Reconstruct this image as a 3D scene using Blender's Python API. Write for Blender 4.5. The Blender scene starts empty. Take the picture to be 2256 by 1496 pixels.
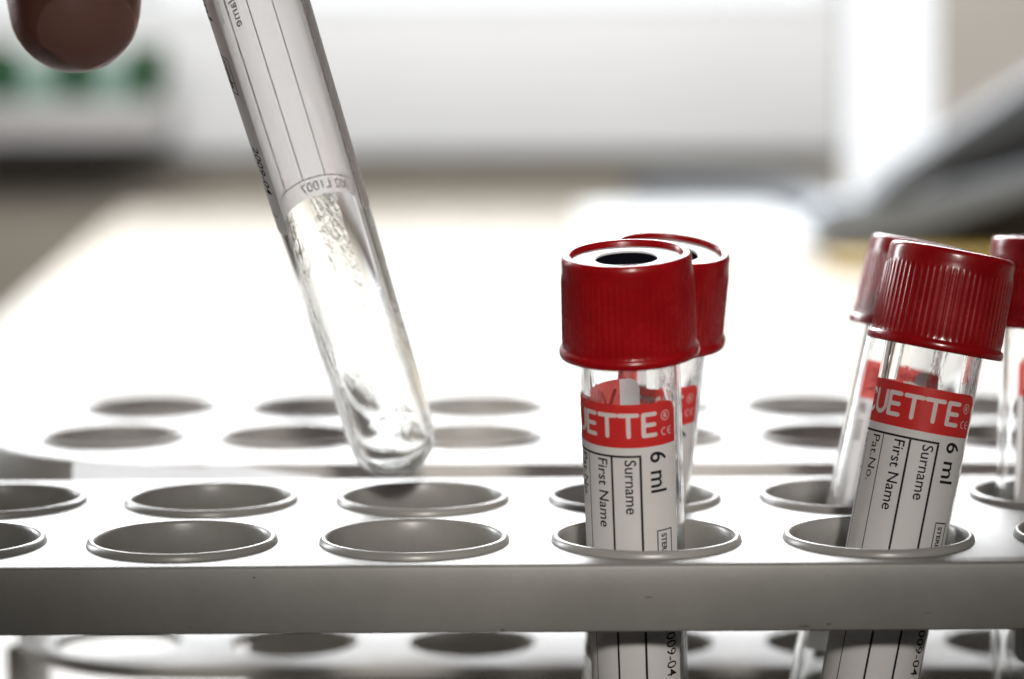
import bpy, bmesh, math, random
from mathutils import Vector, Matrix
random.seed(4)
R = math.radians
PI = math.pi
MM = 0.001
scene = bpy.context.scene
C = scene.collection

# ------------------------------------------------------------------ camera, world, light
cam_d = bpy.data.cameras.new('camera')
cam = bpy.data.objects.new('camera', cam_d)
C.objects.link(cam)
cam.matrix_world = Matrix.Translation((0, 0, .133)) @ Matrix.Rotation(R(83.7), 4, 'X') @ Matrix.Rotation(R(-.35), 4, 'Z')
cam_d.sensor_width = 36
cam_d.lens = 84.41
cam_d.clip_start = .01
cam_d.clip_end = 60
cam_d.dof.use_dof = True
cam_d.dof.focus_distance = .314
cam_d.dof.aperture_fstop = 12
cam_d.dof.aperture_blades = 0
scene.camera = cam

w = bpy.data.worlds.new('World')
scene.world = w
w.use_nodes = True
bg = w.node_tree.nodes['Background']
bg.inputs[0].default_value = (.93, .96, 1, 1)
bg.inputs[1].default_value = .022


def lamp(name, kind, loc, target, power, color=(1, 1, 1), **kw):
    d = bpy.data.lights.new(name, kind)
    d.energy = power
    d.color = color
    for k, v in kw.items():
        setattr(d, k, v)
    o = bpy.data.objects.new(name, d)
    C.objects.link(o)
    o.location = loc
    o.rotation_euler = (Vector(target) - Vector(loc)).to_track_quat('-Z', 'Y').to_euler()
    return o


# daylight through the window at the far side of the desk
lamp('window_light', 'AREA', (.02, 2.76, 1.15), (0, .35, .1), 92, (.97, .985, 1), shape='RECTANGLE', size=2.2, size_y=1.3, spread=R(115))
# added fill above the far desk, brightens the wall below the window
lamp('panel_fill', 'AREA', (.0, 1.35, .85), (.0, 2.9, .10), 31, (1, .985, .96), shape='RECTANGLE', size=1.9, size_y=.4)
# narrow side window, far left
lamp('side_window_light', 'AREA', (-1.45, 1.55, .62), (.02, .33, .09), 22, (.97, .985, 1), shape='RECTANGLE', size=.16, size_y=.9)
# fill spot added behind the camera, brightens rack edge, labels and caps
lamp('fill_spot', 'SPOT', (.10, -.75, .55), (.010, .31, .078), 68.0, (1, .95, .88), spot_size=R(8.0), spot_blend=1.0, shadow_soft_size=.06)

scene.view_settings.view_transform = 'Standard'
scene.view_settings.look = 'None'
scene.view_settings.exposure = 0
scene.view_settings.gamma = 1
scene.view_settings.use_curve_mapping = False
cy = scene.cycles
cy.max_bounces = 20
cy.transmission_bounces = 18
cy.glossy_bounces = 8
cy.diffuse_bounces = 5
cy.transparent_max_bounces = 16
cy.sample_clamp_indirect = 8
cy.blur_glossy = .4
cy.use_denoising = True


# ------------------------------------------------------------------ materials
def mat(name, base=(.8, .8, .8), rough=.5, **kw):
    m = bpy.data.materials.new(name)
    m.use_nodes = True
    b = m.node_tree.nodes['Principled BSDF']
    b.inputs['Base Color'].default_value = (*base, 1)
    b.inputs['Roughness'].default_value = rough
    for k, v in kw.items():
        b.inputs[k.replace('_', ' ')].default_value = v
    return m


def nodes(m):
    nt = m.node_tree
    return nt, nt.nodes['Principled BSDF'], (lambda t, **k: _new(nt, t, k))


def _new(nt, t, k):
    n = nt.nodes.new(t)
    for a, v in k.items():
        if a in n.inputs:
            n.inputs[a].default_value = v
        else:
            setattr(n, a, v)
    return n


def mottled(m, c1, c2, scale, stretch=(1, 1, 1), lo=.35, hi=.7, bump=0., bscale=None, rough=None):
    """colour that wanders between two tones, with a fine bump"""
    nt, b, N = nodes(m)
    L = nt.links.new
    tc = N('ShaderNodeTexCoord')
    mp = N('ShaderNodeMapping')
    mp.inputs['Scale'].default_value = stretch
    L(tc.outputs['Object'], mp.inputs['Vector'])
    n1 = N('ShaderNodeTexNoise', Scale=scale, Detail=6.0, Roughness=.6)
    L(mp.outputs[0], n1.inputs['Vector'])
    r = N('ShaderNodeValToRGB')
    r.color_ramp.elements[0].position = lo
    r.color_ramp.elements[0].color = (*c1, 1)
    r.color_ramp.elements[1].position = hi
    r.color_ramp.elements[1].color = (*c2, 1)
    L(n1.outputs['Fac'], r.inputs[0])
    L(r.outputs[0], b.inputs['Base Color'])
    if rough:
        mr = N('ShaderNodeMapRange')
        mr.inputs['To Min'].default_value = rough[0]
        mr.inputs['To Max'].default_value = rough[1]
        L(n1.outputs['Fac'], mr.inputs['Value'])
        L(mr.outputs[0], b.inputs['Roughness'])
    if bump:
        n2 = N('ShaderNodeTexNoise', Scale=bscale or scale * 6, Detail=3.0)
        L(mp.outputs[0], n2.inputs['Vector'])
        bp = N('ShaderNodeBump', Strength=bump, Distance=.0002)
        L(n2.outputs['Fac'], bp.inputs['Height'])
        L(bp.outputs[0], b.inputs['Normal'])
    return m


def rack_material(name, c1, c2):
    m = mat(name, (.66, .655, .63), .46)
    nt, b, N = nodes(m)
    L = nt.links.new
    tc = N('ShaderNodeTexCoord')
    n1 = N('ShaderNodeTexNoise', Scale=60.0, Detail=5.0, Roughness=.6)
    L(tc.outputs['Object'], n1.inputs['Vector'])
    r = N('ShaderNodeValToRGB')
    r.color_ramp.elements[0].position = .3
    r.color_ramp.elements[0].color = (*c1, 1)
    r.color_ramp.elements[1].position = .65
    r.color_ramp.elements[1].color = (*c2, 1)
    L(n1.outputs['Fac'], r.inputs[0])
    # small specks of dirt
    vo = N('ShaderNodeTexVoronoi', Scale=420.0)
    L(tc.outputs['Object'], vo.inputs['Vector'])
    n3 = N('ShaderNodeTexNoise', Scale=130.0, Detail=2.0)
    L(tc.outputs['Object'], n3.inputs['Vector'])
    a = N('ShaderNodeMath', operation='LESS_THAN')
    a.inputs[1].default_value = .10
    L(vo.outputs['Distance'], a.inputs[0])
    g = N('ShaderNodeMath', operation='GREATER_THAN')
    g.inputs[1].default_value = .68
    L(n3.outputs['Fac'], g.inputs[0])
    mu = N('ShaderNodeMath', operation='MULTIPLY')
    L(a.outputs[0], mu.inputs[0])
    L(g.outputs[0], mu.inputs[1])
    mx = N('ShaderNodeMix', data_type='RGBA')
    L(mu.outputs[0], mx.inputs['Factor'])
    L(r.outputs[0], mx.inputs[6])
    mx.inputs[7].default_value = (.08, .075, .065, 1)
    L(mx.outputs[2], b.inputs['Base Color'])
    n2 = N('ShaderNodeTexNoise', Scale=1500.0, Detail=2.0)
    L(tc.outputs['Object'], n2.inputs['Vector'])
    bp = N('ShaderNodeBump', Strength=.12, Distance=.0001)
    L(n2.outputs['Fac'], bp.inputs['Height'])
    L(bp.outputs[0], b.inputs['Normal'])
    return m


def sheet_material(name, col, back, trans=.35):
    """paper: partly diffuse, partly letting light through"""
    m = bpy.data.materials.new(name)
    m.use_nodes = True
    nt = m.node_tree
    nt.nodes.clear()
    L = nt.links.new
    N = lambda t, **k: _new(nt, t, k)
    out = N('ShaderNodeOutputMaterial')
    d = N('ShaderNodeBsdfDiffuse')
    t = N('ShaderNodeBsdfTranslucent')
    tc = N('ShaderNodeTexCoord')
    n = N('ShaderNodeTexNoise', Scale=700.0, Detail=4.0)
    L(tc.outputs['Object'], n.inputs['Vector'])
    mx = N('ShaderNodeMix', data_type='RGBA')
    mx.inputs[6].default_value = (*[c * .9 for c in col], 1)
    mx.inputs[7].default_value = (*col, 1)
    L(n.outputs['Fac'], mx.inputs['Factor'])
    L(mx.outputs[2], d.inputs['Color'])
    t.inputs['Color'].default_value = (*back, 1)
    s = N('ShaderNodeMixShader')
    s.inputs[0].default_value = trans
    L(d.outputs[0], s.inputs[1])
    L(t.outputs[0], s.inputs[2])
    gl = N('ShaderNodeBsdfGlossy')
    gl.inputs['Roughness'].default_value = .35
    s2 = N('ShaderNodeMixShader')
    s2.inputs[0].default_value = .035
    L(s.outputs[0], s2.inputs[1])
    L(gl.outputs[0], s2.inputs[2])
    L(s2.outputs[0], out.inputs['Surface'])
    return m


def glass_material(name, streaks):
    m = mat(name, (.985, .99, .985), .0, IOR=1.56, Transmission_Weight=1.0)
    nt, b, N = nodes(m)
    L = nt.links.new
    if streaks:
        tc = N('ShaderNodeTexCoord')
        mp = N('ShaderNodeMapping')
        mp.inputs['Scale'].default_value = (1, 1, .22)
        mp.inputs['Rotation'].default_value = (.05, .12, 0)
        L(tc.outputs['Object'], mp.inputs['Vector'])
        n1 = N('ShaderNodeTexNoise', Scale=2000.0, Detail=2.0, Roughness=.6)
        L(mp.outputs[0], n1.inputs['Vector'])
        mp2 = N('ShaderNodeMapping')
        mp2.inputs['Scale'].default_value = (1, 1, .12)
        mp2.inputs['Location'].default_value = (.013, .02, .0)
        L(tc.outputs['Object'], mp2.inputs['Vector'])
        n2 = N('ShaderNodeTexNoise', Scale=200.0, Detail=2.0)
        L(mp2.outputs[0], n2.inputs['Vector'])
        mr = N('ShaderNodeMapRange')
        mr.inputs['From Min'].default_value = .545
        mr.inputs['From Max'].default_value = .63
        L(n2.outputs['Fac'], mr.inputs['Value'])
        mu = N('ShaderNodeMath', operation='MULTIPLY')
        sb = N('ShaderNodeMath', operation='SUBTRACT')
        sb.inputs[1].default_value = .5
        L(n1.outputs['Fac'], sb.inputs[0])
        L(sb.outputs[0], mu.inputs[0])
        L(mr.outputs[0], mu.inputs[1])
        sx = N('ShaderNodeSeparateXYZ')
        L(tc.outputs['Object'], sx.inputs[0])
        zr = N('ShaderNodeMapRange')
        for k_, v_ in (('From Min', .041), ('From Max', .046), ('To Min', 1.0), ('To Max', .04)):
            zr.inputs[k_].default_value = v_
        L(sx.outputs['Z'], zr.inputs['Value'])
        mz = N('ShaderNodeMath', operation='MULTIPLY')
        L(mu.outputs[0], mz.inputs[0])
        zu = N('ShaderNodeMapRange')
        for k_, v_ in (('From Min', .0850), ('From Max', .0866), ('To Min', .0), ('To Max', .7)):
            zu.inputs[k_].default_value = v_
        L(sx.outputs['Z'], zu.inputs['Value'])
        za = N('ShaderNodeMath', operation='ADD')
        L(zr.outputs[0], za.inputs[0])
        L(zu.outputs[0], za.inputs[1])
        zb_ = N('ShaderNodeMapRange')
        for k_, v_ in (('From Min', .006), ('From Max', .020), ('To Min', .25), ('To Max', 1.0)):
            zb_.inputs[k_].default_value = v_
        L(sx.outputs['Z'], zb_.inputs['Value'])
        zm_ = N('ShaderNodeMath', operation='MULTIPLY')
        L(za.outputs[0], zm_.inputs[0])
        L(zb_.outputs[0], zm_.inputs[1])
        L(zm_.outputs[0], mz.inputs[1])
        bp = N('ShaderNodeBump', Strength=1.0, Distance=.00016)
        L(mz.outputs[0], bp.inputs['Height'])
        L(bp.outputs[0], b.inputs['Normal'])
    return m


M = {}
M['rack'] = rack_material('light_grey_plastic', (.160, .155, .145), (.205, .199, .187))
M['collar'] = rack_material('rim_light_collar_plastic', (.20, .195, .183), (.26, .254, .24))  # collars paler than the plate: light caught by the rims put in colour
M['collar'].node_tree.nodes['Principled BSDF'].inputs['Roughness'].default_value = .33
M['rear_rack'] = rack_material('off_white_plastic', (.40, .39, .375), (.47, .46, .44))
M['glass'] = glass_material('clear_plastic_tube', False)
M['glass_in'] = glass_material('clear_plastic_tube_inner', True)
M['paper'] = sheet_material('label_paper', (.80, .78, .77), (.84, .80, .78), .36)
M['red_print'] = sheet_material('label_red', (.66, .022, .022), (.88, .16, .14), .34)
M['ink'] = sheet_material('label_ink', (.012, .012, .014), (.02, .02, .02), .05)
M['ink_through'] = sheet_material('label_ink_showing_through', (.73, .705, .69), (.72, .69, .67), .36)
M['cap'] = mottled(mat('red_cap_plastic', (.5, .008, .012), .24, Subsurface_Weight=.3, Subsurface_Scale=.0025),
                   (.235, .0025, .0045), (.315, .004, .007), 160, bump=.08, bscale=1400, rough=(.12, .40))
M['cap'].node_tree.nodes['Principled BSDF'].inputs['Subsurface Radius'].default_value = (1, .1, .08)
M['stopper'] = mat('grey_stopper', (.7, .71, .73), .38)
M['septum'] = mat('black_rubber', (.004, .004, .006), .95, Specular_IOR_Level=0.)
M['wood'] = mottled(mat('pale_birch_top', (.6, .48, .33), .38), (.225, .197, .16), (.29, .259, .217), 3.2, (8, .55, 1), .3, .7, .1, 60, (.5, .65))
M['desk_edge'] = mat('birch_edge', (.5, .36, .2), .5)
M['steel'] = mat('grey_steel', (.35, .35, .36), .4, Metallic=.7)
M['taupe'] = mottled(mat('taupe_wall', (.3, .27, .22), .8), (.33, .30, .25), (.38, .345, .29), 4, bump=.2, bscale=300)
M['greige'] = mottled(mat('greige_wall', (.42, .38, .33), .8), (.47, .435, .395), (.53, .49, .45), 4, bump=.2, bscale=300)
M['floor'] = mottled(mat('linoleum', (.2, .18, .16), .5), (.035, .032, .03), (.05, .046, .042), 9)
M['panel'] = mottled(mat('white_painted_panel', (.8, .8, .81), .5), (.77, .775, .79), (.82, .825, .835), 3)
M['white_plastic'] = mat('white_plastic', (.82, .84, .86), .3)
M['ledge'] = mottled(mat('grey_ledge', (.5, .5, .5), .5), (.42, .41, .41), (.5, .49, .49), 5)
M['teal'] = mat('pale_teal_plastic', (.26, .42, .36), .5)
M['green'] = mat('dark_green_plastic', (.002, .075, .012), .6)
M['tool'] = mottled(mat('grey_tool_plastic', (.3, .31, .34), .65), (.045, .05, .058), (.075, .083, .095), 20)
M['tool_light'] = mottled(mat('pale_tool_plastic', (.3, .31, .34), .65), (.17, .19, .22), (.24, .265, .30), 20)
M['tool_dark'] = mat('dark_tool_plastic', (.015, .015, .017), .5)
M['cable'] = mat('grey_cable', (.09, .10, .115), .7)
M['yellow'] = mat('yellow_cover', (.32, .21, .03), .5)
M['light_patch'] = sheet_material('light_patch_white', (.84, .84, .86), (.8, .8, .8), .4)  # white sheet imitating light reflected onto the rear rack


def emit(name, col, s):
    m = bpy.data.materials.new(name)
    m.use_nodes = True
    nt = m.node_tree
    nt.nodes.clear()
    e = nt.nodes.new('ShaderNodeEmission')
    e.inputs[0].default_value = (*col, 1)
    e.inputs[1].default_value = s
    o = nt.nodes.new('ShaderNodeOutputMaterial')
    nt.links.new(e.outputs[0], o.inputs[0])
    return m


M['daylight'] = emit('daylight_pane', (.96, .98, 1), 1.25)

# skin
sk = mat('skin', (.46, .22, .16), .42, Subsurface_Weight=.7, Subsurface_Scale=.004)
sk.node_tree.nodes['Principled BSDF'].inputs['Subsurface Radius'].default_value = (1, .32, .16)
mottled(sk, (.22, .083, .06), (.28, .12, .09), 220, lo=.3, hi=.7, bump=.35, bscale=1100)
M['skin'] = sk
M['nail'] = mat('fingernail', (.33, .17, .14), .28, Subsurface_Weight=.4, Subsurface_Scale=.0012)


# ------------------------------------------------------------------ object helpers
def tag(o, label=None, cat=None, group=None, kind=None):
    for k, v in (('label', label), ('category', cat), ('group', group), ('kind', kind)):
        if v:
            o[k] = v
    return o


def link(name, me, mats, parent=None, smooth=None):
    if isinstance(me, bmesh.types.BMesh):
        bm = me
        me = bpy.data.meshes.new(name)
        bm.to_mesh(me)
        bm.free()
    o = bpy.data.objects.new(name, me)
    C.objects.link(o)
    if not isinstance(mats, (list, tuple)):
        mats = [mats]
    for m in mats:
        me.materials.append(m)
    if parent:
        o.parent = parent
    if smooth is not None:
        me.polygons.foreach_set('use_smooth', [True] * len(me.polygons))
        if smooth < 179:
            me.set_sharp_from_angle(angle=R(smooth))
    return o


def empty(name, loc=(0, 0, 0)):
    o = bpy.data.objects.new(name, None)
    C.objects.link(o)
    o.location = loc
    o.empty_display_size = .01
    return o


def box(bm, x0, x1, y0, y1, z0, z1, bevel=0):
    v = [bm.verts.new((x, y, z)) for z in (z0, z1) for x, y in ((x0, y0), (x1, y0), (x1, y1), (x0, y1))]
    fs = [(3, 2, 1, 0), (4, 5, 6, 7), (0, 1, 5, 4), (1, 2, 6, 5), (2, 3, 7, 6), (3, 0, 4, 7)]
    faces = [bm.faces.new([v[i] for i in f]) for f in fs]
    if bevel:
        es = list({e for f in faces for e in f.edges})
        bmesh.ops.bevel(bm, geom=es, offset=bevel, segments=3, affect='EDGES', profile=.5)


def boxobj(name, dims, m, parent=None, bevel=.002):
    bm = bmesh.new()
    box(bm, *dims, bevel=bevel)
    return link(name, bm, m, parent, 40)


def lathe(bm, prof, n=64, closed=True, rfun=None, mi=None):
    """prof: list of (r, z), spun about z; closed joins the last point to the first"""
    rings = []
    for (r, z) in prof:
        if r < 1e-9:
            rings.append([bm.verts.new((0, 0, z))])
        else:
            ring = []
            for i in range(n):
                a = 2 * PI * i / n
                rr = r + (rfun(a, r, z) if rfun else 0)
                ring.append(bm.verts.new((rr * math.cos(a), rr * math.sin(a), z)))
            rings.append(ring)
    m = len(rings)
    for k in range(m if closed else m - 1):
        A, B = rings[k], rings[(k + 1) % m]
        if len(A) == 1 and len(B) == 1:
            continue
        for i in range(n):
            j = (i + 1) % n
            if len(A) == 1:
                f = bm.faces.new((A[0], B[j], B[i]))
            elif len(B) == 1:
                f = bm.faces.new((A[i], A[j], B[0]))
            else:
                f = bm.faces.new((A[i], A[j], B[j], B[i]))
            if mi is not None:
                f.material_index = mi[k]


def rounded_rect(x0, x1, y0, y1, r, seg=10):
    pts = []
    for cx, cy_, a0 in ((x1 - r, y1 - r, 0), (x0 + r, y1 - r, 90), (x0 + r, y0 + r, 180), (x1 - r, y0 + r, 270)):
        for i in range(seg + 1):
            a = R(a0 + 90 * i / seg)
            pts.append((cx + r * math.cos(a), cy_ + r * math.sin(a)))
    return pts


def fill_2d(loops):
    """flat mesh of an outline with holes"""
    cu = bpy.data.curves.new('fill', 'CURVE')
    cu.dimensions = '2D'
    cu.fill_mode = 'BOTH'
    for lp in loops:
        s = cu.splines.new('POLY')
        s.points.add(len(lp) - 1)
        for p, q in zip(s.points, lp):
            p.co = (q[0], q[1], 0, 1)
        s.use_cyclic_u = True
    o = bpy.data.objects.new('fill', cu)
    C.objects.link(o)
    dg = bpy.context.evaluated_depsgraph_get()
    me = bpy.data.meshes.new_from_object(o.evaluated_get(dg))
    C.objects.unlink(o)
    bpy.data.objects.remove(o)
    bpy.data.curves.remove(cu)
    return me


def plate(name, outline_args, holes, rh, z_top, skirt, thick, m, parent, wall=.0018, edge=.0005):
    """moulded plate: rounded outline, round holes, a downward skirt"""
    x0, x1, y0, y1, r = outline_args
    circ = [[(hx + rh * math.cos(2 * PI * i / 56), hy + rh * math.sin(2 * PI * i / 56)) for i in range(56)] for hx, hy in holes]

    def ol(d):
        return rounded_rect(x0 + d, x1 - d, y0 + d, y1 - d, r - d)

    bm = bmesh.new()
    for z, d in ((z_top, edge), (z_top - thick, wall)):
        me = fill_2d([ol(d)] + circ)
        k = len(bm.verts)
        bm.from_mesh(me)
        bm.verts.ensure_lookup_table()
        for v in bm.verts[k:]:
            v.co.z = z
        bpy.data.meshes.remove(me)
    prof = [(edge, z_top), (edge * .3, z_top - edge * .3), (0, z_top - edge), (.0, z_top - skirt + edge * .6), (edge * .6, z_top - skirt),
            (wall - .0003, z_top - skirt), (wall, z_top - skirt + .0003), (wall, z_top - thick)]
    rings = [[bm.verts.new((x, y, z)) for x, y in ol(d)] for d, z in prof]
    n = len(rings[0])
    for a, b in zip(rings, rings[1:]):
        for i in range(n):
            j = (i + 1) % n
            bm.faces.new((a[i], b[i], b[j], a[j]))
    for c in circ:
        t = [bm.verts.new((x, y, z_top)) for x, y in c]
        u = [bm.verts.new((x, y, z_top - thick)) for x, y in c]
        for i in range(len(c)):
            j = (i + 1) % len(c)
            bm.faces.new((t[i], t[j], u[j], u[i]))
    bmesh.ops.remove_doubles(bm, verts=bm.verts, dist=2e-6)
    bmesh.ops.recalc_face_normals(bm, faces=bm.faces)
    return link(name, bm, m, parent, 50)


# ------------------------------------------------------------------ setting
TZ = .006          # desk top height
bm = bmesh.new()
v = [bm.verts.new(p) for p in ((-6, -4, -.74), (6, -4, -.74), (6, 2.9, -.74), (-6, 2.9, -.74))]
bm.faces.new(v)
tag(link('floor', bm, M['floor']), kind='structure')
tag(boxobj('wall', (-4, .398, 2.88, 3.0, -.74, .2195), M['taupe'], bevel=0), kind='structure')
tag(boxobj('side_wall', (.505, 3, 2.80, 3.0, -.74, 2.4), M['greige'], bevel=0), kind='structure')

# white panel under the window with its sill
pn = empty('wall_panel', (-.3, 2.85, .042))
tag(pn, 'broad blurred white panel on the back wall below the bright window', 'panel')
P = boxobj('front_board', (-1.3, .392, 2.84, 2.878, .040, .2095), M['panel'], bevel=.003)
P.parent = pn
P.matrix_parent_inverse = Matrix.Translation(pn.location).inverted()
P = boxobj('sill', (-1.32, .394, 2.838, 2.878, .210, .219), M['white_plastic'], bevel=.004)
P.parent = pn
P.matrix_parent_inverse = Matrix.Translation(pn.location).inverted()

bm = bmesh.new()
v = [bm.verts.new(p) for p in ((-1.3, 2.89, .22), (.39, 2.89, .22), (.39, 2.89, 1.85), (-1.3, 2.89, 1.85))]
bm.faces.new(v)
wn = link('window', bm, M['daylight'])
tag(wn, 'wide bright window along the top edge above the white panel', 'window')
for i, (a, b) in enumerate(((-1.31, -1.27), (-.45, -.41), (.37, .398))):
    boxobj('window_frame', (a, b, 2.872, 2.8885, .22, 1.87), M['white_plastic'], wn, bevel=.003)

bm = bmesh.new()
v = [bm.verts.new(p) for p in ((.40, 2.87, -.02), (.503, 2.87, -.02), (.503, 2.87, 1.85), (.40, 2.87, 1.85))]
bm.faces.new(v)
w2 = link('window', bm, M['daylight'])
tag(w2, 'narrow tall strip of glaring white window at the right beside the grey beige wall', 'window')

# desk
dk = empty('desk', (.5, 1.2, TZ))
tag(dk, 'pale birch desk with its left edge slanting back, carrying both racks', 'desk')
bm = bmesh.new()
ol = [(-.181, .283), (1.6, .283), (1.6, 2.35), (-.3795, 2.35)]
lo = [bm.verts.new((x, y, TZ - .026)) for x, y in ol]
up = [bm.verts.new((x, y, TZ)) for x, y in ol]
bm.faces.new(up)
bm.faces.new(lo[::-1])
for i in range(4):
    j = (i + 1) % 4
    bm.faces.new((lo[i], lo[j], up[j], up[i]))
bmesh.ops.bevel(bm, geom=list(bm.edges), offset=.003, segments=3, affect='EDGES')
o = link('desk_top', bm, M['wood'], None, 40)
o.parent = dk
o.matrix_parent_inverse = Matrix.Translation(dk.location).inverted()
for x, y in ((-.12, .33), (1.5, .33), (1.5, 2.25), (-.28, 2.25)):
    o = boxobj('leg', (x - .025, x + .025, y - .025, y + .025, -.74, TZ - .026), M['steel'])
    o.parent = dk
    o.matrix_parent_inverse = Matrix.Translation(dk.location).inverted()


# ------------------------------------------------------------------ racks
def collar_mesh(m):
    ri, ro = .01132, .01245
    prof = [(ri + .00015, -.0038), (ri, -.0034), (ri, .00035), (ri + .00025, .00080), (ri + .00065, .00095), (ro - .0003, .00085),
            (ro - .00003, .00055), (ro + .00008, .0001), (ro + .0001, -.0004), (ri + .0008, -.0007), (ri + .0007, -.0038)]
    bm = bmesh.new()
    lathe(bm, prof, 96)
    bmesh.ops.recalc_face_normals(bm, faces=bm.faces)
    me = bpy.data.meshes.new('hole_collar')
    bm.to_mesh(me)
    bm.free()
    me.materials.append(m)
    me.polygons.foreach_set('use_smooth', [True] * len(me.polygons))
    return me


def rack(loc, rz, xs, ys, outline, label, blocker_from=None, m=M['rack'], mc=None):
    """loc: middle of the top surface projected on the desk; xs, ys local hole centres"""
    t = empty('test_tube_rack', (loc[0], loc[1], TZ))
    t.rotation_euler = (0, 0, rz)
    tag(t, label, 'rack')
    collar = collar_mesh(mc or m)
    zt = .072 - TZ
    holes = [(x, y) for x in xs for y in ys]
    plate('top_plate', outline, holes, .0121, zt, .0087, .0020, m, t)
    for x, y in holes:
        o = bpy.data.objects.new('hole_collar', collar)
        C.objects.link(o)
        o.parent = t
        o.location = (x, y, zt)
    x0, x1, y0, y1, r = outline
    zs = .037 - TZ
    sh = (x0 + .0035, x1 - .0035, y0 + .009, y1 - .006, max(.006, r * .8))
    plate('shelf', sh, holes, .0108, zs, .0022, .0016, m, t, wall=.0012, edge=.0004)
    for a, b in ((x0 + .0022, x0 + .0048 + .0004), (x1 - .0052, x1 - .0022)):
        bm = bmesh.new()
        box(bm, a - .0, b, y0 + .010 + r * .6, y1 - .006 - r * .6, 0, zs - .0026, bevel=.0006)
        box(bm, a - .0, b, y0 + .010 + r * .6, y1 - .006 - r * .6, zs + .0003, zt - .0023, bevel=.0006)
        link('end_panel', bm, m, t, 40)
    if blocker_from is not None:
        bm = bmesh.new()  # unseen panel added to keep window light from under the shelf
        box(bm, blocker_from, x1 - .006, y1 - .0085, y1 - .0065, 0, zs - .0026, bevel=.0004)
        link('light_blocker', bm, m, t, 40)
    return t


PX = .0305
front_rack = rack((.0175, .3265), 0, [PX * k for k in range(-4, 5)], (-.0155, .0152), (-4 * PX - .022, 4 * PX + .022, -.031, .0345, .007),
     'front off white test tube rack with deep edge, holding the red capped tubes', mc=M['collar'])
rack((-.0065, .4205), R(-1.65), [.0303 * k for k in range(-2, 7)], (-.0195, .0175), (-2 * .0303 - .0235, 6 * .0303 + .0235, -.0462, .040, .040),
     'rear out of focus white test tube rack behind the front rack, its holes empty', blocker_from=-.046, m=M['rear_rack'])

# small scuffs and dirt on the deep front edge of the front rack
M['dirt'] = mat('dark_scuff', (.045, .042, .038), .8)
for x, z, ln, wd, bow in ((.0169, .0677, .0011, .00010, .00012), (-.0014, .0637, .0006, .00022, 0), (.0365, .0640, .0016, .00016, -.00005), (.0395, .0642, .0007, .00020, 0),
                          (-.0325, .0706, .0004, .00016, 0), (.052, .0655, .0012, .00006, .0001)):
    bm = bmesh.new()
    prev = None
    for i in range(13):
        t = -1 + i / 6
        c = bow * (1 - t * t)
        h = wd * .5 * math.sqrt(max(0, 1 - t * t)) * (1 + .3 * math.sin(7 * t + x * 900)) + .000004
        v2 = [bm.verts.new((x + t * ln / 2 - .0175, -.03102 - .00001, z + c + sg * h - TZ)) for sg in (-1, 1)]
        if prev:
            bm.faces.new((prev[0], v2[0], v2[1], prev[1]))
        prev = v2
    link('scuff', bm, M['dirt'], front_rack)

# ------------------------------------------------------------------ blood tubes
TL = .0917                    # tip to cap
LT, LB = .0867, .043          # label top and bottom above the tip


def RO(z):
    return (.00618 + .00030 * min(1, max(0, z / TL)))


def tube_mesh():
    prof, mi = [], []
    wall = .0010
    r0 = RO(0)
    for i in range(0, 15):
        a = PI / 2 * i / 14
        prof.append((r0 * math.sin(a), r0 - r0 * math.cos(a)))
    for i in range(1, 22):
        z = r0 + (TL + .004 - r0) * i / 21
        prof.append((RO(z), z))
    k_out = len(prof)
    for i in range(22, 0, -1):
        z = r0 + (TL + .004 - r0) * (i - 1) / 21
        prof.append((RO(z) - wall, z))
    ri = r0 - wall
    for i in range(13, -1, -1):
        a = PI / 2 * i / 14
        prof.append((ri * math.sin(a), r0 - ri * math.cos(a) * .97))
    prof[0] = (0, prof[0][1])
    prof[-1] = (0, prof[-1][1])
    mi = [0 if k < k_out - 1 else 1 for k in range(len(prof))]
    bm = bmesh.new()
    lathe(bm, prof, 96, closed=False, mi=mi)
    bmesh.ops.recalc_face_normals(bm, faces=bm.faces)
    me = bpy.data.meshes.new('tube_body')
    bm.to_mesh(me)
    bm.free()
    me.materials.append(M['glass'])
    me.materials.append(M['glass_in'])
    me.polygons.foreach_set('use_smooth', [True] * len(me.polygons))
    me.set_sharp_from_angle(angle=R(60))
    return me


def cap_mesh():
    NR = 66
    n = NR * 8
    z0 = TL
    fl = lambda a, r, z: 0.0

    def rib(a, r, z):
        h = z - z0
        if 1.35 * MM < h < 10.9 * MM:
            # ribs fade in and out at the ends of the ribbed band
            ph = (a * NR / (2 * PI)) % 1.0
            s = max(0., math.sin(ph * 2 * PI)) ** .7
            e = max(0., min(1., (h - 1.35 * MM) / (.9 * MM), (10.9 * MM - h) / (.9 * MM)))
            return .00010 * s * e
        return 0.

    p = [(6.55, 0), (8.7, 0), (8.92, .12), (8.98, .4), (8.97, .85), (8.85, 1.12), (8.60, 1.25), (8.54, 1.42), (8.50, 1.9), (8.49, 2.3), (8.44, 4.5), (8.39, 7.5), (8.352, 9.9), (8.346, 10.3), (8.34, 10.6),
         (8.33, 10.88), (8.32, 10.95), (8.30, 11.6), (8.28, 12.35), (8.20, 12.75), (8.02, 13.05), (7.75, 13.18), (7.5, 13.2), (7.28, 13.12), (7.15, 12.9),
         (7.10, 12.35), (7.05, 12.25), (6.55, 11.6), (6.55, 2)]
    prof = [(r * MM, z0 + z * MM) for r, z in p]
    bm = bmesh.new()
    lathe(bm, prof, n, rfun=rib)
    bmesh.ops.recalc_face_normals(bm, faces=bm.faces)
    me = bpy.data.meshes.new('cap')
    bm.to_mesh(me)
    bm.free()
    me.materials.append(M['cap'])
    me.polygons.foreach_set('use_smooth', [True] * len(me.polygons))
    me.set_sharp_from_angle(angle=R(50))
    return me


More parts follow.
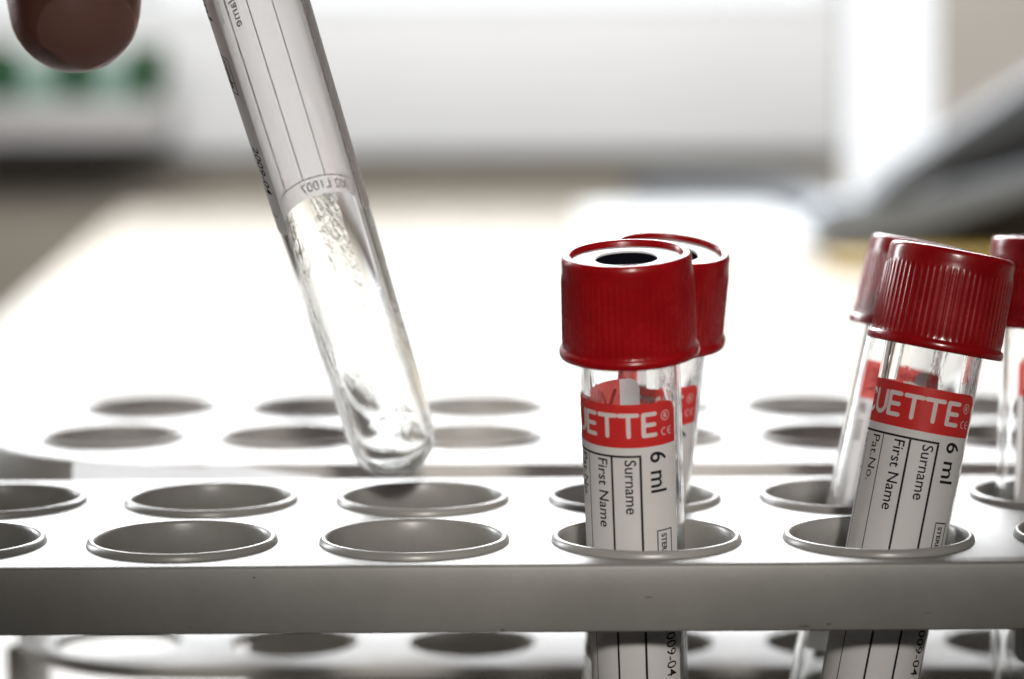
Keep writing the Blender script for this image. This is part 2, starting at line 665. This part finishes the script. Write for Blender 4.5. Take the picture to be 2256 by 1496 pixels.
def stopper_mesh():
    z0 = TL
    p = [(3.9, 12.1), (4.05, 12.38), (4.3, 12.46), (6.7, 12.46), (7.0, 12.4), (7.06, 12.2), (6.4, 11.7), (3.9, 11.0)]
    bm = bmesh.new()
    lathe(bm, [(r * MM, z0 + z * MM) for r, z in p], 96)
    bmesh.ops.recalc_face_normals(bm, faces=bm.faces)
    me = bpy.data.meshes.new('stopper')
    bm.to_mesh(me)
    bm.free()
    me.materials.append(M['stopper'])
    me.polygons.foreach_set('use_smooth', [True] * len(me.polygons))
    return me


def septum_mesh():
    z0 = TL
    p = [(0, 12.22), (2.6, 12.22), (3.93, 12.26), (3.93, 11.2), (0, 11.2)]
    bm = bmesh.new()
    lathe(bm, [(r * MM, z0 + z * MM) for r, z in p], 64, closed=False)
    bmesh.ops.recalc_face_normals(bm, faces=bm.faces)
    me = bpy.data.meshes.new('septum')
    bm.to_mesh(me)
    bm.free()
    me.materials.append(M['septum'])
    me.polygons.foreach_set('use_smooth', [True] * len(me.polygons))
    me.set_sharp_from_angle(angle=R(50))
    return me


# label: everything in (s, z): s = arc length round the tube in metres (0 = front, + to the right), z above the tip
class Label:
    def __init__(self):
        self.bm = bmesh.new()

    def vert(self, s, z, off):
        a = s / .0065
        r = RO(z) + off
        return self.bm.verts.new((r * math.sin(a), -r * math.cos(a), z))

    def face(self, vs, mi):
        try:
            f = self.bm.faces.new(vs)
            f.material_index = mi
        except ValueError:
            pass

    def paper(self, s0, s1, zt, zb, off, cr=.0015):
        cols = sorted(set([s0 + (s1 - s0) * i / 110 for i in range(111)] + [s0 + cr * (1 - math.cos(PI / 2 * i / 8)) for i in range(9)] +
                          [s1 - cr * (1 - math.cos(PI / 2 * i / 8)) for i in range(9)] + [-.0190, -.0192]))
        cols2 = [cols[0]]
        for c in cols[1:]:
            if c - cols2[-1] > 1e-6:
                cols2.append(c)
        prev = None
        zr = zt - .0057
        zl = zt - .0038
        for s in cols2:
            d = max(0., cr - (s - s0), cr - (s1 - s))
            ins = cr - math.sqrt(max(0, cr * cr - d * d))
            zs = [zt - ins, max(zl, zr), zr, (zr + zb) * .5, zb + ins]
            col = [self.vert(s, z, off) for z in zs]
            if prev:
                ms = .5 * (s + prev[1])
                for k in range(4):
                    if k < 2:
                        mi = 1 if ms > -.0190 else (2 if (k == 1 and ms < -.01915) else 0)
                    else:
                        mi = 0
                    self.face((prev[0][k], prev[0][k + 1], col[k + 1], col[k]), mi)
            prev = (col, s)

    def rect(self, s0, s1, z0, z1, off, mi):
        n = max(1, int((s1 - s0) / .0003))
        p = None
        for i in range(n + 1):
            s = s0 + (s1 - s0) * i / n
            c = (self.vert(s, z0, off), self.vert(s, z1, off))
            if p:
                self.face((p[0], c[0], c[1], p[1]), mi)
            p = c

    def stroke(self, pts, wd, off, mi, caps=True):
        # resample
        q = [pts[0]]
        for a, b in zip(pts, pts[1:]):
            L = math.dist(a, b)
            n = max(1, int(L / .0003))
            for i in range(1, n + 1):
                q.append((a[0] + (b[0] - a[0]) * i / n, a[1] + (b[1] - a[1]) * i / n))
        h = wd / 2
        left, right, nor = [], [], []
        for i in range(len(q)):
            a = q[max(0, i - 1)]
            b = q[min(len(q) - 1, i + 1)]
            dx, dy = b[0] - a[0], b[1] - a[1]
            L = math.hypot(dx, dy)
            nx, ny = -dy / L, dx / L
            nor.append((nx, ny))
            left.append(self.vert(q[i][0] + nx * h, q[i][1] + ny * h, off))
            right.append(self.vert(q[i][0] - nx * h, q[i][1] - ny * h, off))
        for i in range(len(q) - 1):
            self.face((left[i], right[i], right[i + 1], left[i + 1]), mi)
        if caps:
            for idx, sg in ((0, 1), (-1, -1)):
                nx, ny = nor[idx]
                a0 = math.atan2(ny, nx)
                c = self.vert(*q[idx], off)
                fan = [left[idx]]
                for k in range(1, 8):
                    a = a0 + sg * PI * k / 8
                    fan.append(self.vert(q[idx][0] + h * math.cos(a), q[idx][1] + h * math.sin(a), off))
                fan.append(right[idx])
                for a, b in zip(fan, fan[1:]):
                    self.face((c, a, b), mi)

    def text(self, txt, cap_h, s0, z0, off, mi, down=True, bold=0., spacing=1.0):
        """down=True: reads from top to bottom, letter tops to the right; (s0, z0) = start of the baseline"""
        cu = bpy.data.curves.new('t', 'FONT')
        cu.body = txt
        cu.size = 1
        cu.space_character = spacing
        cu.offset = bold
        cu.resolution_u = 4
        o = bpy.data.objects.new('t', cu)
        C.objects.link(o)
        dg = bpy.context.evaluated_depsgraph_get()
        me = bpy.data.meshes.new_from_object(o.evaluated_get(dg))
        C.objects.unlink(o)
        bpy.data.objects.remove(o)
        bpy.data.curves.remove(cu)
        b = bmesh.new()
        b.from_mesh(me)
        bpy.data.meshes.remove(me)
        k = cap_h / CAPH
        xs = [v.co.x for v in b.verts]
        ys = [v.co.y for v in b.verts]
        x0 = min(xs)
        ax = 1 if down else 0
        lo, hi = (min(ys), max(ys)) if down else (min(xs), max(xs))
        step = .0003 / k
        p = lo + step
        while p < hi:
            co = (0, p, 0) if down else (p, 0, 0)
            no = (0, 1, 0) if down else (1, 0, 0)
            bmesh.ops.bisect_plane(b, geom=list(b.verts) + list(b.edges) + list(b.faces), dist=1e-7, plane_co=co, plane_no=no)
            p += step
        mp = {}
        for v in b.verts:
            tx, ty = (v.co.x - x0) * k, v.co.y * k
            mp[v] = self.vert(s0 + ty, z0 - tx, off) if down else self.vert(s0 + tx, z0 + ty, off)
        for f in b.faces:
            self.face([mp[v] for v in f.verts], mi)
        b.free()


def cap_height():
    cu = bpy.data.curves.new('t', 'FONT')
    cu.body = 'E'
    cu.size = 1
    o = bpy.data.objects.new('t', cu)
    C.objects.link(o)
    dg = bpy.context.evaluated_depsgraph_get()
    me = bpy.data.meshes.new_from_object(o.evaluated_get(dg))
    ys = [v.co.y for v in me.vertices]
    C.objects.unlink(o)
    bpy.data.objects.remove(o)
    bpy.data.meshes.remove(me)
    return max(ys) - min(ys)


CAPH = cap_height()


def label_mesh():
    lb = Label()
    OP, OK = .00005, .000075
    s0, s1 = -.0220, .0060
    lb.paper(s0, s1, LT, LB, OP)

    # brand word in round strokes on the red band
    zt, zb = LT - .00115 - .00028, LT - .00445 + .00028
    zm = (zt + zb) / 2
    wd = .00057
    k = [0]

    def st(pts):
        lb.stroke([(x * MM, z) for x, z in pts], wd, OK + .000004 * k[0], 3)
        k[0] = (k[0] + 1) % 4

    def E(x):
        st([(x, zt), (x, zb)])
        for z in (zt, zm, zb):
            st([(x, z), (x + 1.55 - (.12 if z == zm else 0), z)])

    def T(x):
        st([(x, zt), (x + 2.25, zt)])
        st([(x + 1.12, zt), (x + 1.12, zb)])

    E(1.2)
    T(-1.85)
    T(-4.65)
    E(-6.95)
    # U
    c = -8.6
    rr = 1.0
    st([(c - rr, zt), (c - rr, zb + rr * MM)] + [(c - rr * math.cos(a), zb + rr * MM * (1 - math.sin(a))) for a in [PI * i / 16 for i in range(1, 16)]] +
       [(c + rr, zb + rr * MM), (c + rr, zt)])
    # C
    c = -11.25
    hr = (zt - zb) / 2
    st([(c + 1.25 * math.cos(a), zm + hr * math.sin(a)) for a in [R(48) + R(264) * i / 24 for i in range(25)]])
    # A
    st([(-15.1, zb), (-14.0, zt), (-12.9, zb)])
    st([(-14.65, zb + .00085), (-13.35, zb + .00085)])
    # V
    st([(-18.2, zt), (-17.0, zb), (-15.8, zt)])
    # registered sign and CE mark
    cx, cz, q = .0043, zt - .00045, .00062
    lb.stroke([(cx + q * math.cos(2 * PI * i / 28), cz + q * math.sin(2 * PI * i / 28)) for i in range(29)], .00010, OK, 3, False)
    lb.text('R', .00062, cx - .00024, cz - .00031, OK, 3, down=False, bold=.02)
    q = .00046
    cz = zb + .00020
    for cx in (.00415, .0051):
        lb.stroke([(cx + q * math.cos(a), cz + q * math.sin(a)) for a in [R(80) + R(200) * i / 16 for i in range(17)]], .00012, OK, 3)
    lb.stroke([(.0051 - q * .95, cz), (.0051 + .00005, cz)], .00011, OK + .000005, 3)

    # ruled form
    zf = LT - .0057 - .0010
    fb = LB + .0029
    for side, (off, mi) in enumerate(((OK, 2), (.000022, 4))):
        g = 0 if side == 0 else .00002
        lb.rect(-.0163, .00078, zf - .00028, zf, off, mi)
        for s, wdt in ((.0005, .00030), (-.0032, .00028), (-.0070, .00014), (-.0107, .00014), (-.0163, .00014)):
            lb.rect(s - g, s + wdt, fb, zf - .00029, off, mi)
        lb.rect(-.0163, .0045, fb - .00016, fb - .00001, off, mi)
        tx = [('6 ml', .0022, .0020, zf + .00025, 0.012), ('Surname', .00142, -.00135, zf - .0006, .008), ('First Name', .00142, -.00512, zf - .0006, .008),
              ('Pat.No.', .00142, -.0089, zf - .0006, .0), ('Ward', .00142, -.0126, zf - .0006, .0), ('2009-04', .00150, .0036, LT - .0302, .004),
              ('A090200X', .0011, .0020, LT - .0282, 0)]
        for t, h, s, z, b in tx:
            if side == 1 and t == '6 ml':
                b = 0
            if t == 'A090200X':
                continue
            lb.text(t, h, s, z, off, mi, bold=b)
        # sterile box
        a, b, z1, z2, z3 = .0026, .0049, LT - .0170, LT - .0206, LT - .0222
        t = .00016
        lb.rect(a, b, z1 - t, z1, off, mi)
        lb.rect(a, a + t, z3, z1 - t - .00001, off, mi)
        lb.rect(b - t, b, z3, z1 - t - .00001, off, mi)
        lb.rect(a + t + .00001, b - t - .00001, z2 - t, z2, off, mi)
        lb.rect(a, b, z3 - t - .00001, z3 - .00001, off, mi)
        lb.text('STERILE', .00074, a + .00066, z1 - .00055, off, mi, bold=.03)
        lb.text('R', .0008, a + .00066, z2 - .00055, off, mi, bold=.02)
        lb.text('002 L1007', .0014, -.0148, LB + .0008, off, mi, down=False)
    me = bpy.data.meshes.new('label')
    bm = lb.bm
    bm.to_mesh(me)
    bm.free()
    for n in ('paper', 'red_print', 'ink', 'paper', 'ink_through'):
        me.materials.append(M[n])
    me.polygons.foreach_set('use_smooth', [True] * len(me.polygons))
    return me


ME = dict(tube_body=tube_mesh(), cap=cap_mesh(), stopper=stopper_mesh(), septum=septum_mesh(), label=label_mesh())
proto = None


def make_tube():
    t = empty('blood_tube')
    for k in ('tube_body', 'cap', 'stopper', 'label'):
        o = bpy.data.objects.new(k, ME[k])
        C.objects.link(o)
        o.parent = t
        if k == 'stopper':
            s = bpy.data.objects.new('septum', ME['septum'])
            C.objects.link(s)
            s.parent = o
    return t


def copy_tree(o, parent=None):
    c = o.copy()
    C.objects.link(c)
    c.parent = parent
    for ch in o.children:
        copy_tree(ch, c)
    return c


def place_tube(at72, up, spin, label, s_at=None, tip=None, group='red capped blood tubes in the front rack', scale=1.0):
    """at72: point of the axis at the rack's top surface; up: axis direction; spin about the axis in degrees"""
    global proto
    if proto is None:
        proto = o = make_tube()
    else:
        o = copy_tree(proto)
    z = Vector(up).normalized()
    y = z.cross(Vector((1, 0, 0))).normalized()
    x = y.cross(z).normalized()
    m = Matrix((x, y, z)).transposed().to_4x4() @ Matrix.Rotation(R(spin), 4, 'Z')
    p = Vector(tip) if tip else Vector(at72) - z * ((at72[2] - TZ - .0009) / z.z)
    o.matrix_world = Matrix.Translation(p) @ m @ Matrix.Scale(scale, 4)
    tag(o, label, 'blood tube', group)
    return o


tan = lambda d: math.tan(R(d))
place_tube((.0160, .3085, .072), (-tan(2.2), -tan(8.5), 1), 0, 'nearly upright red capped tube in sharp focus, black hole on its cap top seen')
place_tube((.0187, .3385, .072), (tan(5.0), -tan(12), 1), 5, 'blurred red capped tube half hidden right behind the sharp upright tube')
place_tube((.0508, .3125, .072), (tan(11), tan(4), 1), 10, 'red capped tube leaning right with ribbed cap and readable label, front row')
place_tube((.0521, .3425, .072), (tan(12.3), tan(4), 1), -164, 'leaning red capped tube behind the right leaning one, clear side showing', scale=.992)
place_tube((.0760, .3420, .072), (tan(1.8), tan(3), 1), 156, 'red capped tube cut off by the right edge, black bar on its label', scale=.978)

# the tube held above the rack
ax = Vector((-.0325 + .01743, .3109 - .3414, .1427 - .0818)).normalized()
hc = Vector((-.01743, .3414, .0818))
place_tube(None, ax, -94, 'clear tube held slanting above the empty holes, label wrapped round its far side', tip=hc - ax * .0063,
           group='held tube', scale=1.015)


# ------------------------------------------------------------------ hand
def capsule_chain(bm, pts, seg=20):
    """pts: (x, y, z, r) in mm; overlapping balls and cones, fused later"""
    for a, b in zip(pts, pts[1:]):
        A, B = Vector(a[:3]), Vector(b[:3])
        n = max(2, int((B - A).length / 2.0))
        for i in range(n + 1):
            t = i / n
            c = A.lerp(B, t) * MM
            r = (a[3] + (b[3] - a[3]) * t) * MM
            bmesh.ops.create_icosphere(bm, subdivisions=3, radius=r, matrix=Matrix.Translation(c))


bm = bmesh.new()
# middle finger, straight down beside the tube
capsule_chain(bm, [(-54.3, 302.3, 141.6, 8.35), (-54.4, 302.4, 145.5, 8.75), (-55, 303, 160, 8.7), (-56.5, 306, 171, 9.2), (-58, 313, 196, 9.6), (-60, 320, 222, 11)])
# index finger bent behind the tube
capsule_chain(bm, [(-38, 316.5, 172, 7.2), (-38, 321, 186, 8), (-40, 326, 202, 8.6), (-46, 326, 222, 10.5)])
# thumb along the front of the cap
capsule_chain(bm, [(-45, 291.5, 168, 8.6), (-54, 287, 184, 9.6), (-72, 288, 206, 11), (-84, 300, 234, 14)])
# ring and little finger
capsule_chain(bm, [(-74, 303, 158, 7.6), (-74, 304, 168, 8), (-74, 311, 192, 8.8), (-75, 320, 218, 10.5)])
capsule_chain(bm, [(-91, 306, 176, 6.6), (-91, 306, 184, 7), (-90, 311, 203, 7.6), (-89, 318, 221, 9.5)])
# palm, wrist, forearm
for a, b in (((-46, 326, 222, 10.5), (-66, 326, 290, 13)), ((-60, 320, 222, 11), (-72, 325, 290, 13)), ((-75, 320, 218, 10.5), (-80, 324, 290, 13)),
             ((-89, 318, 221, 9.5), (-88, 322, 290, 12)), ((-84, 300, 234, 14), (-80, 322, 285, 14))):
    capsule_chain(bm, [a, b])
capsule_chain(bm, [(-76, 325, 285, 19), (-86, 328, 310, 20), (-120, 310, 400, 28), (-170, 280, 500, 34)])
hm = bpy.data.meshes.new('hand')
bm.to_mesh(hm)
bm.free()
ho = bpy.data.objects.new('hand', hm)
C.objects.link(ho)
rm = ho.modifiers.new('r', 'REMESH')
rm.mode = 'VOXEL'
rm.voxel_size = .0011
sm = ho.modifiers.new('s', 'SMOOTH')
sm.factor = .5
sm.iterations = 8
dg = bpy.context.evaluated_depsgraph_get()
me = bpy.data.meshes.new_from_object(ho.evaluated_get(dg))
ho.modifiers.clear()
ho.data = me
me.materials.append(M['skin'])
me.polygons.foreach_set('use_smooth', [True] * len(me.polygons))
tag(ho, 'dark backlit hand at the top left, one fingertip hanging beside the held tube', 'hand')
# nail: a curved plate on the camera side of the finger tip
bm = bmesh.new()
grid = []
for i in range(15):
    row = []
    u = i / 14                       # 0 at the cuticle, 1 at the free edge
    for j in range(17):
        vv = -1 + 2 * j / 16
        half = R(47) * (1 - .28 * (1 - u) ** 3)
        a = R(24) + vv * half
        zz = (143.6 - 1.9 * vv * vv) * (1 - u) + (134.3 + 3.0 * vv * vv) * u
        # follows the round tip
        c = 141.6
        r = 8.35
        rad = math.sqrt(max(1, r * r - min(0, zz - c) ** 2)) if zz < c else r
        lift = .26 * (1 - vv ** 4) - .10 + .12 * u
        row.append(bm.verts.new(((-54.3 + (rad + lift) * math.sin(a)) * MM, (302.3 - (rad + lift) * math.cos(a)) * MM, zz * MM)))
    grid.append(row)
for i in range(14):
    for j in range(16):
        bm.faces.new((grid[i][j], grid[i + 1][j], grid[i + 1][j + 1], grid[i][j + 1]))
bmesh.ops.recalc_face_normals(bm, faces=bm.faces)
bmesh.ops.solidify(bm, geom=list(bm.faces), thickness=.00045)
nl = link('fingernail', bm, M['nail'], ho, 60)

# ------------------------------------------------------------------ reflected light patch on the rear rack, shaped as an added sheet
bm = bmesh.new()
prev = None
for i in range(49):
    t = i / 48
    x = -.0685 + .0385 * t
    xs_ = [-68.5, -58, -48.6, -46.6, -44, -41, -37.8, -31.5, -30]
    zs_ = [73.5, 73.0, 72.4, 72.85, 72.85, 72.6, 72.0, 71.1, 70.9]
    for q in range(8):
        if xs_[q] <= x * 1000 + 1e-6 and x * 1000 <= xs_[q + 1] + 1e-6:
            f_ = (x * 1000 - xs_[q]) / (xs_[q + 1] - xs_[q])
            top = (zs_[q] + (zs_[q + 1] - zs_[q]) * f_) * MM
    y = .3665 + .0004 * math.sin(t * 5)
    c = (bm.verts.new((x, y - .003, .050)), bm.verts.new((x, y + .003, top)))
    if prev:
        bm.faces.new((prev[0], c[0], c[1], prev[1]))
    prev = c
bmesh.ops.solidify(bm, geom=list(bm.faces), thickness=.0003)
sl = link('light_patch_sheet', bm, M['light_patch'], None, 60)
tag(sl, 'bright patch of reflected light on the rear rack, made as an added white sheet', 'paper')

# ------------------------------------------------------------------ far things on the desk


def extrude_profile(name, pts, y0, y1, m, parent=None, bev=.004):
    bm = bmesh.new()
    a = [bm.verts.new((x, y0, z)) for x, z in pts]
    b = [bm.verts.new((x, y1, z)) for x, z in pts]
    n = len(pts)
    bm.faces.new(a)
    bm.faces.new(b[::-1])
    for i in range(n):
        j = (i + 1) % n
        bm.faces.new((a[i], b[i], b[j], a[j]))
    bmesh.ops.recalc_face_normals(bm, faces=bm.faces)
    es = [e for e in bm.edges if len(e.link_faces) == 2]
    bmesh.ops.bevel(bm, geom=es, offset=bev, segments=3, affect='EDGES')
    return link(name, bm, m, parent, 45)


# px_to_xz worked out once for the tool's own plane, 1.62 m away
def XZ(px, py, y=1.62):
    k = y / 5290.
    return ((px - 1128) * k, .133 - (py - 164) * k)


tl = empty('desk_tool', (.26, 1.62, TZ))
tag(tl, 'blurred grey two armed tool lying open on the desk behind the red caps', 'tool')
for nm, px, y0, y1, mm_ in (
        ('lower_arm', [(1775, 490), (1800, 540), (1880, 552), (2010, 520), (2140, 470), (2420, 370), (2420, 300), (2250, 365), (2120, 400), (2010, 425), (1900, 440), (1810, 450)], 1.59, 1.65, 'tool_light'),
        ('upper_arm', [(1900, 440), (1960, 380), (2060, 310), (2190, 225), (2420, 80), (2420, 190), (2250, 300), (2120, 352), (2020, 402), (1980, 430)], 1.59, 1.65, 'tool'),
        ('gap_filler', [(2020, 425), (2110, 372), (2250, 312), (2420, 215), (2420, 300), (2250, 358), (2120, 396)], 1.605, 1.635, 'tool_dark'),  # dark filler added for the black gap between the arms
        ('base', [(1790, 553), (1900, 562), (2420, 562), (2420, 385), (2150, 480), (2010, 530), (1880, 556)], 1.60, 1.66, 'tool_dark')):
    o = extrude_profile(nm, [XZ(*q) for q in px], y0, y1, M[mm_], None, .003)
    o.parent = tl
    o.matrix_parent_inverse = Matrix.Translation(tl.location).inverted()

tag(boxobj('notepad', (.205, .46, 1.50, 1.585, TZ, TZ + .008), M['yellow'], bevel=.002), 'yellow notepad lying on the desk just under the grey tool', 'notepad')

# white tray with a rounded corner
bm = bmesh.new()
pts = rounded_rect(.06, .236, 1.72, 2.215, .05)
me = fill_2d([pts])
bm.from_mesh(me)
r = bmesh.ops.extrude_face_region(bm, geom=list(bm.faces))
for g in r['geom']:
    if isinstance(g, bmesh.types.BMVert):
        g.co.z += .006
for v in bm.verts:
    v.co.z += TZ + .0005
bmesh.ops.recalc_face_normals(bm, faces=bm.faces)
tag(link('tray', bm, M['white_plastic'], None, 40), 'flat white tray with rounded corners lying on the far desk', 'tray')


def tube_along(name, pts, rad, m):
    cu = bpy.data.curves.new(name, 'CURVE')
    cu.dimensions = '3D'
    cu.bevel_depth = rad
    cu.bevel_resolution = 6
    cu.use_fill_caps = True
    s = cu.splines.new('NURBS')
    s.points.add(len(pts) - 1)
    for p, q in zip(s.points, pts):
        p.co = (*q, 1)
    s.use_endpoint_u = True
    s.order_u = 4
    o = bpy.data.objects.new(name, cu)
    C.objects.link(o)
    dg = bpy.context.evaluated_depsgraph_get()
    me = bpy.data.meshes.new_from_object(o.evaluated_get(dg))
    C.objects.unlink(o)
    bpy.data.objects.remove(o)
    o = link(name, me, m, None, 50)
    return o


zc = TZ + .0162
tag(tube_along('cable', [(.115, 2.245, zc), (.15, 2.265, zc), (.21, 2.26, zc), (.258, 2.20, zc), (.262, 2.05, zc), (.245, 1.85, zc), (.235, 1.69, zc), (.235, 1.665, zc + .01)], .0155, M['cable']),
    'thick grey cable curving round the white tray to the grey tool', 'cable')

# ledge with green cups and a pale box, far left
tag(boxobj('ledge', (-1.2, -.392, 2.74, 2.835, .060, .106), M['ledge'], bevel=.004), 'pale grey ledge on the wall at far left carrying the green cups', 'ledge')
tag(boxobj('storage_box', (-.80, -.415, 2.790, 2.832, .1062, .152), M['teal'], bevel=.006), 'pale teal box standing on the ledge behind the green cups', 'box')


def cup(x, label):
    p = [(0, 0), (.0135, 0), (.0155, .002), (.0245, .056), (.0255, .058), (.0255, .063), (.0235, .063), (.0232, .056), (.014, .003), (0, .003)]
    bm = bmesh.new()
    lathe(bm, p, 40, closed=False)
    bmesh.ops.recalc_face_normals(bm, faces=bm.faces)
    o = link('cup', bm, M['green'], None, 40)
    o.location = (x, 2.763, .1062)
    tag(o, label, 'cup', 'green cups on the ledge')


cup(-.415, 'dark green cup nearest the held tube, right of the fingertip')
cup(-.497, 'dark green cup mostly hidden behind the hanging fingertip')
cup(-.583, 'dark green cup cut by the left edge beside the fingertip')
